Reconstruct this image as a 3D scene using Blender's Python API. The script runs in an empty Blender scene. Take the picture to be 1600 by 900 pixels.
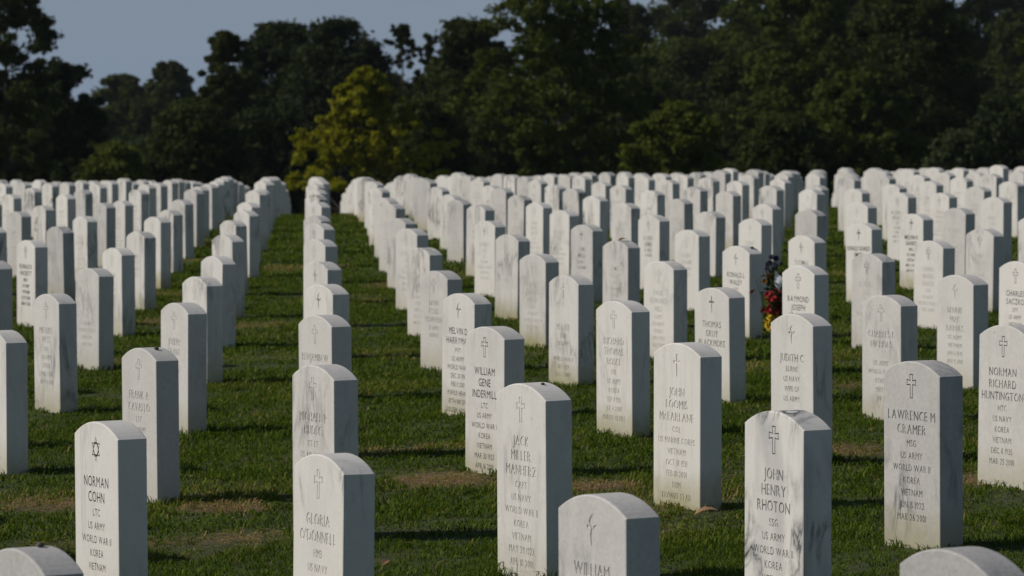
import bpy, bmesh, math, random
import numpy as np
from mathutils import Vector, Matrix
R = math.radians
random.seed(7); rng = np.random.default_rng(7)

# ------------------------------------------------------------------ camera, sky, sun, exposure
sc = bpy.context.scene
FPX = 6400.0                                   # focal length in pixels of a 1600 px wide picture
CAMZ = 1.60
PIT = math.atan(320 / FPX)
cd = bpy.data.cameras.new("camera"); cam = bpy.data.objects.new("camera", cd)
sc.collection.objects.link(cam); sc.camera = cam
cd.sensor_width = 36.0; cd.lens = 36.0 * FPX / 1600.0
cd.clip_start = 0.2; cd.clip_end = 6000
cam.location = (0, 0, CAMZ); cam.rotation_euler = (R(90) - PIT, 0, 0)
cd.dof.use_dof = True; cd.dof.focus_distance = 14.2; cd.dof.aperture_fstop = 11.0
SUN_EL = 36.0; SUN_AZ = 270.0                  # compass azimuth: 0 = +Y (away), 270 = -X (left)
w = bpy.data.worlds.new("World"); sc.world = w; w.use_nodes = True
wn = w.node_tree.nodes; wl = w.node_tree.links
sky = wn.new("ShaderNodeTexSky"); sky.sky_type = 'NISHITA'; sky.sun_disc = False
sky.sun_elevation = R(SUN_EL); sky.sun_rotation = R(SUN_AZ)
sky.air_density = 1.0; sky.dust_density = 0.6; sky.ozone_density = 1.0; sky.altitude = 50
bgn = wn["Background"]; bgn.inputs[1].default_value = 0.054
# grey-blue summer haze low over the horizon, clear Nishita sky above
wtc = wn.new("ShaderNodeTexCoord"); wsep = wn.new("ShaderNodeSeparateXYZ"); wl.new(wtc.outputs['Generated'], wsep.inputs[0])
wmr = wn.new("ShaderNodeMapRange"); wmr.interpolation_type = 'SMOOTHSTEP'; wl.new(wsep.outputs[2], wmr.inputs[0])
wmr.inputs[1].default_value = -0.05; wmr.inputs[2].default_value = 0.22; wmr.inputs[3].default_value = 1.0; wmr.inputs[4].default_value = 0.0
wmx = wn.new("ShaderNodeMix"); wmx.data_type = 'RGBA'; wl.new(wmr.outputs[0], wmx.inputs[0]); wl.new(sky.outputs[0], wmx.inputs[6])
wmx.inputs[7].default_value = (4.95, 6.45, 8.6, 1)
wl.new(wmx.outputs[2], bgn.inputs[0])
sl = bpy.data.lights.new("sun", 'SUN'); so = bpy.data.objects.new("sun", sl); sc.collection.objects.link(so)
sl.energy = 3.9; sl.angle = R(0.6); sl.color = (1.0, 0.93, 0.84)
sdir = Vector((math.sin(R(SUN_AZ)) * math.cos(R(SUN_EL)), math.cos(R(SUN_AZ)) * math.cos(R(SUN_EL)), math.sin(R(SUN_EL))))
so.rotation_euler = sdir.to_track_quat('Z', 'Y').to_euler(); so.location = (-20, 0, 30)
sc.view_settings.view_transform = 'Standard'; sc.view_settings.look = 'None'
sc.view_settings.gamma = 1.0; sc.view_settings.exposure = -0.35
sc.view_settings.use_curve_mapping = False
sc.render.engine = 'CYCLES'
sc.render.resolution_x = 1024; sc.render.resolution_y = 576

# ------------------------------------------------------------------ helpers
def link(o, parent=None):
    sc.collection.objects.link(o)
    if parent is not None: o.parent = parent
    return o
def tag(o, label=None, cat=None, group=None, kind=None):
    if label: o['label'] = label
    if cat: o['category'] = cat
    if group: o['group'] = group
    if kind: o['kind'] = kind
    return o
def np_mesh(name, verts, faces, nper):
    """fast mesh from arrays; faces flat index array, nper verts per face"""
    me = bpy.data.meshes.new(name)
    nv = len(verts); nf = len(faces) // nper
    me.vertices.add(nv); me.vertices.foreach_set('co', np.asarray(verts, np.float32).ravel())
    me.loops.add(nf * nper); me.loops.foreach_set('vertex_index', np.asarray(faces, np.int32))
    me.polygons.add(nf)
    me.polygons.foreach_set('loop_start', np.arange(0, nf * nper, nper, dtype=np.int32))
    me.polygons.foreach_set('loop_total', np.full(nf, nper, np.int32))
    me.update(calc_edges=True)
    return me
def new_mat(name):
    m = bpy.data.materials.new(name); m.use_nodes = True
    nt = m.node_tree; nt.nodes.clear()
    return m, nt.nodes, nt.links
def N(ns, t, **kw):
    n = ns.new(t)
    for k, v in kw.items():
        if k.startswith('i_'):
            key = k[2:]; key = int(key) if key.isdigit() else key
            n.inputs[key].default_value = v
        else: setattr(n, k, v)
    return n
def ramp(ns, stops):
    r = ns.new('ShaderNodeValToRGB'); el = r.color_ramp.elements
    while len(el) < len(stops): el.new(0.5)
    for e, (p, c) in zip(el, stops):
        e.position = p; e.color = c if len(c) == 4 else (*c, 1)
    return r
def mth(ns, ls, op, a, b=None, clamp=False):
    n = ns.new('ShaderNodeMath'); n.operation = op; n.use_clamp = clamp
    for i, v in enumerate((a, b)):
        if v is None: continue
        if isinstance(v, (int, float)): n.inputs[i].default_value = v
        else: ls.new(v, n.inputs[i])
    return n.outputs[0]
def mix(ns, ls, fac, a, b, mode='MIX'):
    n = ns.new('ShaderNodeMix'); n.data_type = 'RGBA'; n.blend_type = mode
    for sock, v in ((n.inputs[0], fac), (n.inputs[6], a), (n.inputs[7], b)):
        if isinstance(v, (int, float)): sock.default_value = v
        elif isinstance(v, tuple): sock.default_value = (*v, 1) if len(v) == 3 else v
        else: ls.new(v, sock)
    return n.outputs[2]

# ------------------------------------------------------------------ ground shape
G = (1.601826, -0.017108, 0.004679, 5.5e-05, -2.5e-05)
def softplus(x, s): return s * np.logaddexp(0, x / s)
def ground_z(X, Y):
    """height of the lawn and the land behind its crest"""
    X = np.asarray(X, float); Y = np.asarray(Y, float)
    Yc = np.clip(Y, -5, 75); Xs = 14 * np.tanh(X / 14)
    d = G[0] + G[1] * Xs + G[2] * Yc + G[3] * Xs * Yc + G[4] * Yc * Yc
    d = d + 0.045 * softplus(Y - 63, 7) - 0.045 * softplus(Y - 230, 20)
    return CAMZ - d
def gz(x, y): return float(ground_z(x, y))

# measured headstones: (file, place in file): (X, Y, depth of the top below the eye)
MEAS = {(-2,1):(-2.241,17.97,1.085),(-2,2):(-2.396,21.48,1.104),(-2,3):(-2.554,24.99,1.128),(-1,1):(-1.469,16.62,1.074),
(-1,2):(-1.613,20.06,1.075),(-1,3):(-1.786,23.59,1.113),(-1,4):(-1.951,27.09,1.143),(-1,5):(-2.117,30.60,1.132),
(-1,6):(-2.311,34.11,1.140),(-1,0):(-1.277,13.01,1.075),(-1,-1):(-1.120,9.56,1.087),(-2,5):(-2.902,32.00,1.159),
(-2,4):(-2.736,28.49,1.144),(-3,4):(-3.505,29.89,1.144),(-3,5):(-3.678,33.40,1.168),(-3,6):(-3.845,36.90,1.198),
(-2,6):(-3.077,35.51,1.158),(-2,7):(-3.253,39.01,1.206),(-2,8):(-3.422,42.52,1.208),(0,0):(-0.523,11.86,1.075),
(0,1):(-0.688,15.06,1.036),(0,2):(-0.844,18.54,1.049),(0,3):(-1.005,22.19,1.089),(0,4):(-1.190,25.70,1.120),
(0,5):(-1.368,29.20,1.113),(0,6):(-1.537,32.71,1.118),(0,7):(-1.715,36.22,1.170),(0,8):(-1.881,39.72,1.153),
(1,1):(0.077,13.62,0.997),(1,2):(-0.075,17.54,1.042),(1,3):(-0.233,20.79,1.066),(1,4):(-0.420,24.30,1.112),
(1,5):(-0.587,27.81,1.116),(1,6):(-0.766,31.31,1.110),(1,7):(-0.939,34.82,1.147),(1,8):(-1.123,38.32,1.125),
(1,9):(-1.285,41.83,1.169),(1,10):(-1.463,45.34,1.160),(2,7):(-0.180,33.42,1.122),(2,6):(0.000,29.91,1.102),
(2,5):(0.176,26.41,1.101),(2,4):(0.331,22.90,1.073),(2,3):(0.531,19.46,1.034),(3,5):(0.939,25.01,1.086),
(3,6):(0.762,28.52,1.095),(3,7):(0.588,32.02,1.105),(3,4):(1.098,21.50,1.072),(4,6):(1.527,27.12,1.076),
(4,7):(1.350,30.62,1.095),(4,8):(1.182,34.13,1.098),(2,2):(0.686,15.97,1.012),(1,0):(0.248,10.36,1.041),
(3,3):(1.267,17.85,1.004),(2,1):(0.836,12.37,0.989),(3,2):(1.451,14.38,0.975),(4,4):(1.862,20.12,1.041),
(5,5):(2.448,22.21,1.038),(4,5):(1.697,23.61,1.051),(5,7):(2.113,29.23,1.086),(6,9):(2.543,34.84,1.077),
(7,11):(2.962,40.46,1.048),(6,8):(2.699,31.34,1.071),(5,6):(2.272,25.72,1.069),(7,9):(3.306,33.44,1.065),
(6,7):(2.870,27.83,1.069),(7,8):(3.456,29.94,1.066),(9,11):(4.455,37.66,1.046),(8,10):(3.878,35.55,1.082),
(2,0):(0.982,8.87,1.010),(4,3):(2.030,16.59,0.979),(6,6):(3.032,24.32,1.056),(-3,3):(-3.334,26.38,1.142),
(8,11):(3.720,39.06,1.042)}
LX0, LY0, V1X, V1Y, V2X, V2Y = -0.51289, 11.67045, -0.16989, 3.50656, 0.76650, -1.39797
FACE = R(-59.65)                               # the stones' bearing

# ------------------------------------------------------------------ materials
def marble_material():
    m, ns, ls = new_mat("marble")
    out = N(ns, 'ShaderNodeOutputMaterial'); bs = N(ns, 'ShaderNodeBsdfPrincipled')
    ls.new(bs.outputs[0], out.inputs[0])
    tc = N(ns, 'ShaderNodeTexCoord'); oi = N(ns, 'ShaderNodeObjectInfo')
    def attr(n): 
        a = N(ns, 'ShaderNodeAttribute', attribute_type='OBJECT', attribute_name=n); return a.outputs['Fac']
    tone, vein, stain = attr('tone'), attr('vein'), attr('stain')
    off = N(ns, 'ShaderNodeVectorMath', operation='MULTIPLY_ADD')
    cmb = N(ns, 'ShaderNodeCombineXYZ')
    r50 = mth(ns, ls, 'MULTIPLY', oi.outputs['Random'], 57.0); r31 = mth(ns, ls, 'MULTIPLY', oi.outputs['Random'], 131.0)
    ls.new(r50, cmb.inputs[0]); ls.new(r31, cmb.inputs[1]); ls.new(r50, cmb.inputs[2])
    off.inputs[1].default_value = (1, 1, 1); ls.new(tc.outputs['Object'], off.inputs[0]); ls.new(cmb.outputs[0], off.inputs[2])
    P = off.outputs[0]
    # slanted veins
    mp = N(ns, 'ShaderNodeMapping'); mp.inputs['Rotation'].default_value = (0.2, R(38), 0.4); mp.inputs['Scale'].default_value = (6.0, 6.0, 1.5)
    ls.new(P, mp.inputs[0])
    n1 = N(ns, 'ShaderNodeTexNoise', i_Scale=1.3, i_Detail=5.0, i_Roughness=0.62, i_Distortion=0.9); ls.new(mp.outputs[0], n1.inputs['Vector'])
    ab = mth(ns, ls, 'ABSOLUTE', mth(ns, ls, 'SUBTRACT', n1.outputs[0], 0.5))
    rv = ramp(ns, [(0.0, (1, 1, 1)), (0.018, (.45, .45, .45)), (0.07, (0, 0, 0))]); ls.new(ab, rv.inputs[0])
    n2 = N(ns, 'ShaderNodeTexNoise', i_Scale=3.0, i_Detail=2.0); ls.new(P, n2.inputs['Vector'])
    r2 = ramp(ns, [(0.48, (0, 0, 0)), (0.66, (1, 1, 1))]); ls.new(n2.outputs[0], r2.inputs[0])
    vm = mth(ns, ls, 'MULTIPLY', mth(ns, ls, 'MULTIPLY', rv.outputs[0], r2.outputs[0]), vein, True)
    # cloudy mottling
    n3 = N(ns, 'ShaderNodeTexNoise', i_Scale=9.0, i_Detail=6.0, i_Roughness=0.65, i_Distortion=0.4); ls.new(P, n3.inputs['Vector'])
    r3 = ramp(ns, [(0.35, (0, 0, 0)), (0.68, (1, 1, 1))]); ls.new(n3.outputs[0], r3.inputs[0])
    # vertical runs of weathering
    mp4 = N(ns, 'ShaderNodeMapping'); mp4.inputs['Scale'].default_value = (26, 26, 1.6); ls.new(P, mp4.inputs[0])
    n4 = N(ns, 'ShaderNodeTexNoise', i_Scale=1.0, i_Detail=3.0); ls.new(mp4.outputs[0], n4.inputs['Vector'])
    r4 = ramp(ns, [(0.5, (0, 0, 0)), (0.75, (1, 1, 1))]); ls.new(n4.outputs[0], r4.inputs[0])
    # fine crystals
    n5 = N(ns, 'ShaderNodeTexNoise', i_Scale=190.0, i_Detail=2.0); ls.new(tc.outputs['Object'], n5.inputs['Vector'])
    base = mix(ns, ls, tone, (0.79, 0.77, 0.725), (0.50, 0.495, 0.485))
    base = mix(ns, ls, mth(ns, ls, 'MULTIPLY', r3.outputs[0], mth(ns, ls, 'MULTIPLY_ADD' if False else 'MULTIPLY', tone, 0.45)), base, (0.36, 0.355, 0.35))
    base = mix(ns, ls, mth(ns, ls, 'MULTIPLY', r3.outputs[0], 0.10), base, (0.5, 0.47, 0.42))
    base = mix(ns, ls, mth(ns, ls, 'MULTIPLY', r4.outputs[0], mth(ns, ls, 'MULTIPLY', stain, 0.22)), base, (0.36, 0.33, 0.28))
    base = mix(ns, ls, mth(ns, ls, 'MULTIPLY', vm, 1.0, True), base, (0.10, 0.105, 0.11))
    sepb = N(ns, 'ShaderNodeSeparateXYZ'); ls.new(tc.outputs['Object'], sepb.inputs[0])
    hz = mth(ns, ls, 'ADD', sepb.outputs[2], mth(ns, ls, 'MULTIPLY', mth(ns, ls, 'SUBTRACT', n3.outputs[0], 0.5), 0.22))
    rb = N(ns, 'ShaderNodeMapRange', i_1=0.17, i_2=0.01, i_3=0.0, i_4=1.0); rb.clamp = True; ls.new(hz, rb.inputs[0])
    base = mix(ns, ls, mth(ns, ls, 'MULTIPLY', rb.outputs[0], mth(ns, ls, 'MULTIPLY', stain, 0.85)), base, (0.36, 0.33, 0.17))
    # small dark pits and lichen specks
    vo = N(ns, 'ShaderNodeTexNoise', i_Scale=34.0, i_Detail=3.0); ls.new(P, vo.inputs['Vector'])
    rp = ramp(ns, [(0.70, (0, 0, 0)), (0.78, (1, 1, 1))]); ls.new(vo.outputs[0], rp.inputs[0])
    base = mix(ns, ls, mth(ns, ls, 'MULTIPLY', rp.outputs[0], 0.30), base, (0.16, 0.15, 0.12))
    n6 = N(ns, 'ShaderNodeTexNoise', i_Scale=75.0, i_Detail=4.0, i_Roughness=.7); ls.new(P, n6.inputs['Vector'])
    r6 = ramp(ns, [(0.40, (0, 0, 0)), (0.66, (1, 1, 1))]); ls.new(n6.outputs[0], r6.inputs[0])
    base = mix(ns, ls, mth(ns, ls, 'MULTIPLY', r6.outputs[0], mth(ns, ls, 'MULTIPLY', mth(ns, ls, 'ADD', tone, 0.12), 0.42, True)), base, (0.30, 0.30, 0.295))
    # broad grey clouds drifting along the bedding
    n7 = N(ns, 'ShaderNodeTexNoise', i_Scale=0.9, i_Detail=3.0, i_Distortion=1.2); ls.new(mp.outputs[0], n7.inputs['Vector'])
    r7 = ramp(ns, [(0.50, (0, 0, 0)), (0.72, (1, 1, 1))]); ls.new(n7.outputs[0], r7.inputs[0])
    base = mix(ns, ls, mth(ns, ls, 'MULTIPLY', r7.outputs[0], mth(ns, ls, 'MULTIPLY', vein, 0.38, True)), base, (0.40, 0.405, 0.41))
    ls.new(base, bs.inputs['Base Color'])
    bs.inputs['Roughness'].default_value = 0.62
    bs.inputs['Specular IOR Level'].default_value = 0.3
    bp = N(ns, 'ShaderNodeBump', i_Strength=0.35, i_Distance=0.0015); ls.new(n5.outputs[0], bp.inputs['Height'])
    bp2 = N(ns, 'ShaderNodeBump', i_Strength=0.3, i_Distance=0.004); ls.new(n3.outputs[0], bp2.inputs['Height']); ls.new(bp.outputs[0], bp2.inputs['Normal'])
    ls.new(bp2.outputs[0], bs.inputs['Normal'])
    return m
def plain(name, col, rough=0.8):
    m, ns, ls = new_mat(name); out = N(ns, 'ShaderNodeOutputMaterial'); bs = N(ns, 'ShaderNodeBsdfPrincipled')
    tc = N(ns, 'ShaderNodeTexCoord'); n = N(ns, 'ShaderNodeTexNoise', i_Scale=45.0, i_Detail=3.0); ls.new(tc.outputs['Object'], n.inputs['Vector'])
    c = mix(ns, ls, n.outputs[0], tuple(x * 0.7 for x in col), tuple(min(1, x * 1.3) for x in col))
    ls.new(c, bs.inputs['Base Color']); bs.inputs['Roughness'].default_value = rough
    ls.new(bs.outputs[0], out.inputs[0]); return m
MARBLE = marble_material()
M_BLACK = plain("black_letter_paint", (0.016, 0.016, 0.017))
def worn_paint():
    m, ns, ls = new_mat("worn_letter_paint"); out = N(ns, 'ShaderNodeOutputMaterial'); bs = N(ns, 'ShaderNodeBsdfPrincipled')
    tc = N(ns, 'ShaderNodeTexCoord'); n = N(ns, 'ShaderNodeTexNoise', i_Scale=22.0, i_Detail=3.0); ls.new(tc.outputs['Object'], n.inputs['Vector'])
    r = ramp(ns, [(0.42, (0, 0, 0)), (0.58, (1, 1, 1))]); ls.new(n.outputs[0], r.inputs[0])
    ls.new(mix(ns, ls, r.outputs[0], (0.09, 0.09, 0.09), (0.50, 0.485, 0.45)), bs.inputs['Base Color']); bs.inputs['Roughness'].default_value = .8
    ls.new(bs.outputs[0], out.inputs[0]); return m
M_FADED = worn_paint()
M_CUT = plain("cut_marble", (0.68, 0.66, 0.615))
M_CUTF = plain("weathered_cut_marble", (0.54, 0.525, 0.49))

def leaf_material(name, col, col2, trans=0.3):
    m, ns, ls = new_mat(name); out = N(ns, 'ShaderNodeOutputMaterial')
    geo = N(ns, 'ShaderNodeNewGeometry')
    c = mix(ns, ls, geo.outputs['Random Per Island'], col, col2)
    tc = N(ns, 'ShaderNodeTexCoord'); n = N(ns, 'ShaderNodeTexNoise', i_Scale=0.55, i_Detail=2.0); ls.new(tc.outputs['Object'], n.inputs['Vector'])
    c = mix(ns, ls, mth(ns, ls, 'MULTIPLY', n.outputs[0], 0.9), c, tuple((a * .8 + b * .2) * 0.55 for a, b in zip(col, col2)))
    bs = N(ns, 'ShaderNodeBsdfPrincipled'); bs.inputs['Roughness'].default_value = 0.85; bs.inputs['Specular IOR Level'].default_value = 0.08
    ls.new(c, bs.inputs['Base Color'])
    tr = N(ns, 'ShaderNodeBsdfTranslucent'); c2 = mix(ns, ls, 1.0, c, (1.3, 1.4, 0.5), 'MULTIPLY'); ls.new(c2, tr.inputs[0])
    ms = N(ns, 'ShaderNodeMixShader', i_0=trans); ls.new(bs.outputs[0], ms.inputs[1]); ls.new(tr.outputs[0], ms.inputs[2])
    ls.new(ms.outputs[0], out.inputs[0]); return m
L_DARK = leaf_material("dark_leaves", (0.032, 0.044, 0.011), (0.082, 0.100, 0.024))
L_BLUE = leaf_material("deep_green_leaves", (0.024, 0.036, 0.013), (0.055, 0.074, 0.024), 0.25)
L_MID = leaf_material("green_leaves", (0.048, 0.068, 0.012), (0.125, 0.150, 0.028))
L_OLIVE = leaf_material("olive_leaves", (0.05, 0.07, 0.018), (0.10, 0.12, 0.03))
L_YOUNG = leaf_material("fresh_green_leaves", (0.07, 0.095, 0.014), (0.17, 0.19, 0.030))
L_GOLD = leaf_material("yellow_green_leaves", (0.15, 0.16, 0.010), (0.44, 0.41, 0.024), 0.35)
L_GREY = leaf_material("grey_green_leaves", (0.06, 0.08, 0.035), (0.10, 0.12, 0.055))
BARK = plain("bark", (0.045, 0.036, 0.028), 0.9)

# soil patches beside the graves: (X, Y, radius x, radius y)
PATCH = [(-0.27, 17.25, .26, .42, 1), (0.22, 16.9, .30, .28, .85), (1.95, 16.9, .42, .35, .75), (1.45, 18.4, .30, .40, .6), (-1.9, 16.4, .30, .35, .5),
         (-0.98, 15.1, .22, .3, .45), (-1.15, 16.2, .22, .25, .75), (-0.95, 35.5, .35, .7, .6), (-2.45, 30.5, .25, .8, .6),
         (2.6, 19.5, .4, .4, .6), (-1.5, 14.9, .25, .25, .5), (1.9, 22.5, .25, .4, .4)]
def soil(X, Y):
    s = np.zeros_like(X)
    for px, py, rx, ry, st in PATCH:
        d = ((X - px) / rx) ** 2 + ((Y - py) / ry) ** 2
        s = np.maximum(s, np.clip(1.15 - d, 0, 1) * st)
    return s
def lownoise(X, Y, seed, sc_):
    r = np.random.default_rng(seed); v = 0
    for i in range(9):
        a = r.uniform(0, 2 * math.pi); k = sc_ * r.uniform(.5, 2.2); ph = r.uniform(0, 6.28)
        v = v + np.sin(k * (X * math.cos(a) + Y * math.sin(a) * 0.6) + ph + 1.3 * np.sin(k * .7 * (Y - X) + ph * 2))
    return v / 9

def build_ground():
    ys = np.concatenate([np.arange(-6, 0, 1.0), np.arange(0, 8, .5), np.arange(8, 60, .2), np.arange(60, 120, 1), np.arange(120, 400, 8), [450, 520, 620]])
    ss = np.linspace(-1, 1, 81)
    Yg, S = np.meshgrid(ys, ss, indexing='ij')
    half = np.maximum(7 + np.clip(Yg, 0, None) * 0.45, 7) + np.clip(Yg - 120, 0, None) * 0.8
    Xg = S * half
    Z = ground_z(Xg, Yg) + 0.010 * lownoise(Xg, Yg, 3, 3.0) * (Yg < 80)
    V = np.stack([Xg, Yg, Z], -1).reshape(-1, 3)
    nr, nc = Yg.shape; i = np.arange((nr - 1) * (nc - 1)); r_, c_ = i // (nc - 1), i % (nc - 1)
    a = r_ * nc + c_; F = np.stack([a, a + 1, a + nc + 1, a + nc], -1).ravel()
    me = np_mesh("lawn_ground", V, F, 4)
    for p in me.polygons: p.use_smooth = True
    at = me.attributes.new("soil", 'FLOAT', 'POINT')
    at.data.foreach_set('value', soil(V[:, 0], V[:, 1]).astype(np.float32))
    m, ns, ls = new_mat("turf_soil"); out = N(ns, 'ShaderNodeOutputMaterial'); bs = N(ns, 'ShaderNodeBsdfPrincipled'); ls.new(bs.outputs[0], out.inputs[0])
    tc = N(ns, 'ShaderNodeTexCoord')
    n1 = N(ns, 'ShaderNodeTexNoise', i_Scale=3.0, i_Detail=6.0, i_Roughness=.7); ls.new(tc.outputs['Object'], n1.inputs['Vector'])
    n2 = N(ns, 'ShaderNodeTexNoise', i_Scale=60.0, i_Detail=4.0, i_Roughness=.8); ls.new(tc.outputs['Object'], n2.inputs['Vector'])
    g = mix(ns, ls, n1.outputs[0], (0.036, 0.058, 0.008), (0.080, 0.098, 0.018))
    s_ = mix(ns, ls, n2.outputs[0], (0.030, 0.018, 0.012), (0.34, 0.22, 0.13))
    at2 = N(ns, 'ShaderNodeAttribute', attribute_name='soil')
    n3 = N(ns, 'ShaderNodeTexNoise', i_Scale=14.0, i_Detail=5.0, i_Roughness=.7); ls.new(tc.outputs['Object'], n3.inputs['Vector'])
    f = mth(ns, ls, 'MULTIPLY', mth(ns, ls, 'SUBTRACT', mth(ns, ls, 'ADD', at2.outputs['Fac'], n3.outputs[0]), 0.72), 3.0, True)
    c = mix(ns, ls, f, g, s_); c = mix(ns, ls, mth(ns, ls, 'MULTIPLY', n2.outputs[0], .35), c, (0.03, 0.024, 0.012))
    ls.new(c, bs.inputs['Base Color']); bs.inputs['Roughness'].default_value = 0.95
    bp = N(ns, 'ShaderNodeBump', i_Strength=.8, i_Distance=.02); ls.new(n2.outputs[0], bp.inputs['Height']); ls.new(bp.outputs[0], bs.inputs['Normal'])
    me.materials.append(m)
    o = link(bpy.data.objects.new("lawn", me)); tag(o, kind='structure', label='mown green lawn falling away behind its crest')
build_ground()

# ------------------------------------------------------------------ stones' places
def in_frame(X, Y, ztop, pad=0):
    def px(X, Y, z):
        h = CAMZ - z; zc = Y * math.cos(PIT) + h * math.sin(PIT)
        return 800 + FPX * X / zc, 450 + FPX * (h * math.cos(PIT) - Y * math.sin(PIT)) / zc
    x, y = px(X, Y, ztop); hw = 0.5 * FPX * .27 / Y
    return -hw + 2 - pad < x < 1600 + hw - 2 + pad and y < 898 + pad
places = {}
for k in range(-14, 26):
    for m_ in range(-6, 40):
        X = LX0 + m_ * V1X + k * V2X; Y = LY0 + m_ * V1Y + k * V2Y
        if Y < 8.2 or Y > 100: continue
        rr = random.Random(k * 977 + m_ * 31)
        if (k, m_) in MEAS:
            X, Y, h = MEAS[(k, m_)]; zt = CAMZ - h
        else:
            X += rr.gauss(0, .018); Y += rr.gauss(0, .03)
            zt = gz(X, Y) + rr.gauss(0.617, .018)
        if abs(X) > 0.125 * Y + 1.7: continue
        places[(k, m_)] = (X, Y, zt)
vis = sorted([(Y, km) for km, (X, Y, zt) in places.items() if in_frame(X, Y, zt) and Y < 84])
print("stones in frame", len(vis), "total", len(places))
single = [km for _, km in vis[:300]]
others = [km for km in places if km not in set(single)]

# ------------------------------------------------------------------ grass
def build_grass():
    zones = [(8.6, 15, 2600, .0019, .030), (15, 24, 1500, .0026, .032), (24, 38, 850, .0034, .032), (38, 76, 300, .0065, .036)]
    VV, FF, TT = [], [], []; base = 0
    # grass the mower leaves at the stones' feet
    ex = []
    c_, s_ = math.cos(FACE), math.sin(FACE)
    for (k, m_), (sx, sy, zt) in places.items():
        if sy > 46: continue
        nn = int(150 if sy < 26 else 70); rb_ = np.random.default_rng(k * 50 + m_ + 900)
        u = rb_.uniform(-.20, .20, nn); v = np.where(rb_.random(nn) < .55, -1, 1) * (.055 + np.abs(rb_.normal(0, .014, nn)))
        e = rb_.random(nn) < .3; u2 = np.sign(u) * (.168 + np.abs(rb_.normal(0, .014, nn))); v2 = rb_.uniform(-.06, .06, nn)
        u = np.where(e, u2, u); v = np.where(e, v2, v); patchy = np.sin(u * 23 + k * 3 + m_) > -.3
        u, v = u[patchy], v[patchy]; hh = rb_.uniform(.025, .060, len(u))
        if (k, m_) == (1, 1): hh = np.where((v < 0), hh * 1.7, hh)
        ex.append((sx + u * c_ - v * s_, sy + u * s_ + v * c_, hh))
    EX, EY, EH = (np.concatenate([e[i] for e in ex]) for i in range(3))
    for y0, y1, dens, bw, bh in zones + [(0, 0, 0, .0024, 0)]:
        A = 0 if not dens else 0.135 * (y1 * y1 - y0 * y0) + 2.0 * (y1 - y0)
        n = int(A * dens * (3.0))
        Y = y0 + (y1 - y0) * rng.random(n); keep = rng.random(n) < (0.135 * Y + 1.0) / (0.135 * y1 + 1.0); Y = Y[keep]; n = len(Y)
        if not dens: Y = EY; n = len(EX)
        X = (rng.random(n) * 2 - 1) * (0.135 * Y + 1.0)
        if not dens: X = EX
        s = soil(X, Y) + 0.0
        dry = np.clip(lownoise(X, Y, 11, 2.3) * 1.7 - 0.2 + s * .8, 0, 1)
        s = np.clip(s * 1.25 + lownoise(X, Y, 15, 30.0) * 2.6 * (s > 0), 0, 1); keep = (rng.random(n) > s * 0.80) | (dens == 0); X, Y, s, dry = X[keep], Y[keep], s[keep], dry[keep]; n = len(X)
        Z = ground_z(X, Y) - 0.004
        cl = lownoise(X, Y, 5, 26.0) * 1.6 + lownoise(X, Y, 6, 9.0) * 1.2
        tuft = 1 + 0.75 * cl; dry = np.clip(dry + .28 * lownoise(X, Y, 8, 40.0) * 2 + .10, 0, 1)
        H = bh * rng.uniform(.45, 1.15, n) * np.clip(tuft, .35, 2.1) * (1 - .3 * s)
        if not dens: H = EH
        a = rng.uniform(0, 2 * math.pi, n); lean = rng.uniform(.4, 1.5, n)
        dx, dy = np.cos(a), np.sin(a); wx, wy = -dy, dx
        W = bw * rng.uniform(.7, 1.5, n)
        P0 = np.stack([X - wx * W, Y - wy * W, Z], -1); P1 = np.stack([X + wx * W, Y + wy * W, Z], -1)
        mx, my, mz = X + dx * H * lean * .35, Y + dy * H * lean * .35, Z + H * .62
        P2 = np.stack([mx + wx * W * .75, my + wy * W * .75, mz], -1); P3 = np.stack([mx - wx * W * .75, my - wy * W * .75, mz], -1)
        T = np.stack([X + dx * H * lean, Y + dy * H * lean, Z + H * (1.05 - .35 * lean)], -1)
        V = np.stack([P0, P1, P2, P3, T], 1).reshape(-1, 3)
        b = base + 5 * np.arange(n)[:, None]
        F = np.concatenate([b + [0, 1, 2], b + [0, 2, 3], b + [3, 2, 4]], 1).ravel()
        VV.append(V); FF.append(F); TT.append(np.repeat(np.clip(dry * .9 + rng.normal(0, .16, n) + (rng.random(n) < .05) * .6 + s * .5 * (dens > 0), 0, 1), 5)); base += 5 * n
    for px, py, rx, ry, st in PATCH:       # flat straw and clippings over the worn spots
        n = int(rx * ry * 14000 * st * min(1, 20 / py)); X = px + rng.normal(0, rx * .5, n); Y = py + rng.normal(0, ry * .5, n); Z = ground_z(X, Y) + rng.uniform(.004, .016, n)
        a = rng.normal(0, .7, n) + np.where(rng.random(n) < .5, 0, math.pi); L = rng.uniform(.008, .028, n); W = .0016 * rng.uniform(.6, 1.5, n) * max(1, py / 17)
        dx, dy = np.cos(a) * L, np.sin(a) * L; wx, wy = -np.sin(a) * W, np.cos(a) * W; dz = rng.normal(0, .004, n)
        V5 = np.stack([np.stack([X - wx, Y - wy, Z], -1), np.stack([X + wx, Y + wy, Z + .001], -1), np.stack([X + dx + wx, Y + dy + wy, Z + dz], -1), np.stack([X + dx - wx, Y + dy - wy, Z + dz], -1), np.stack([X + dx * 1.3, Y + dy * 1.3, Z + dz], -1)], 1).reshape(-1, 3)
        b = base + 5 * np.arange(n)[:, None]; FF.append(np.concatenate([b + [0, 1, 2], b + [0, 2, 3], b + [3, 2, 4]], 1).ravel()); VV.append(V5)
        TT.append(np.repeat(np.clip(rng.normal(.95, .15, n), 0, 1), 5)); base += 5 * n
    V = np.concatenate(VV); F = np.concatenate(FF)
    print("grass blades", base // 5)
    me = np_mesh("grass", V, F, 3)
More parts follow.
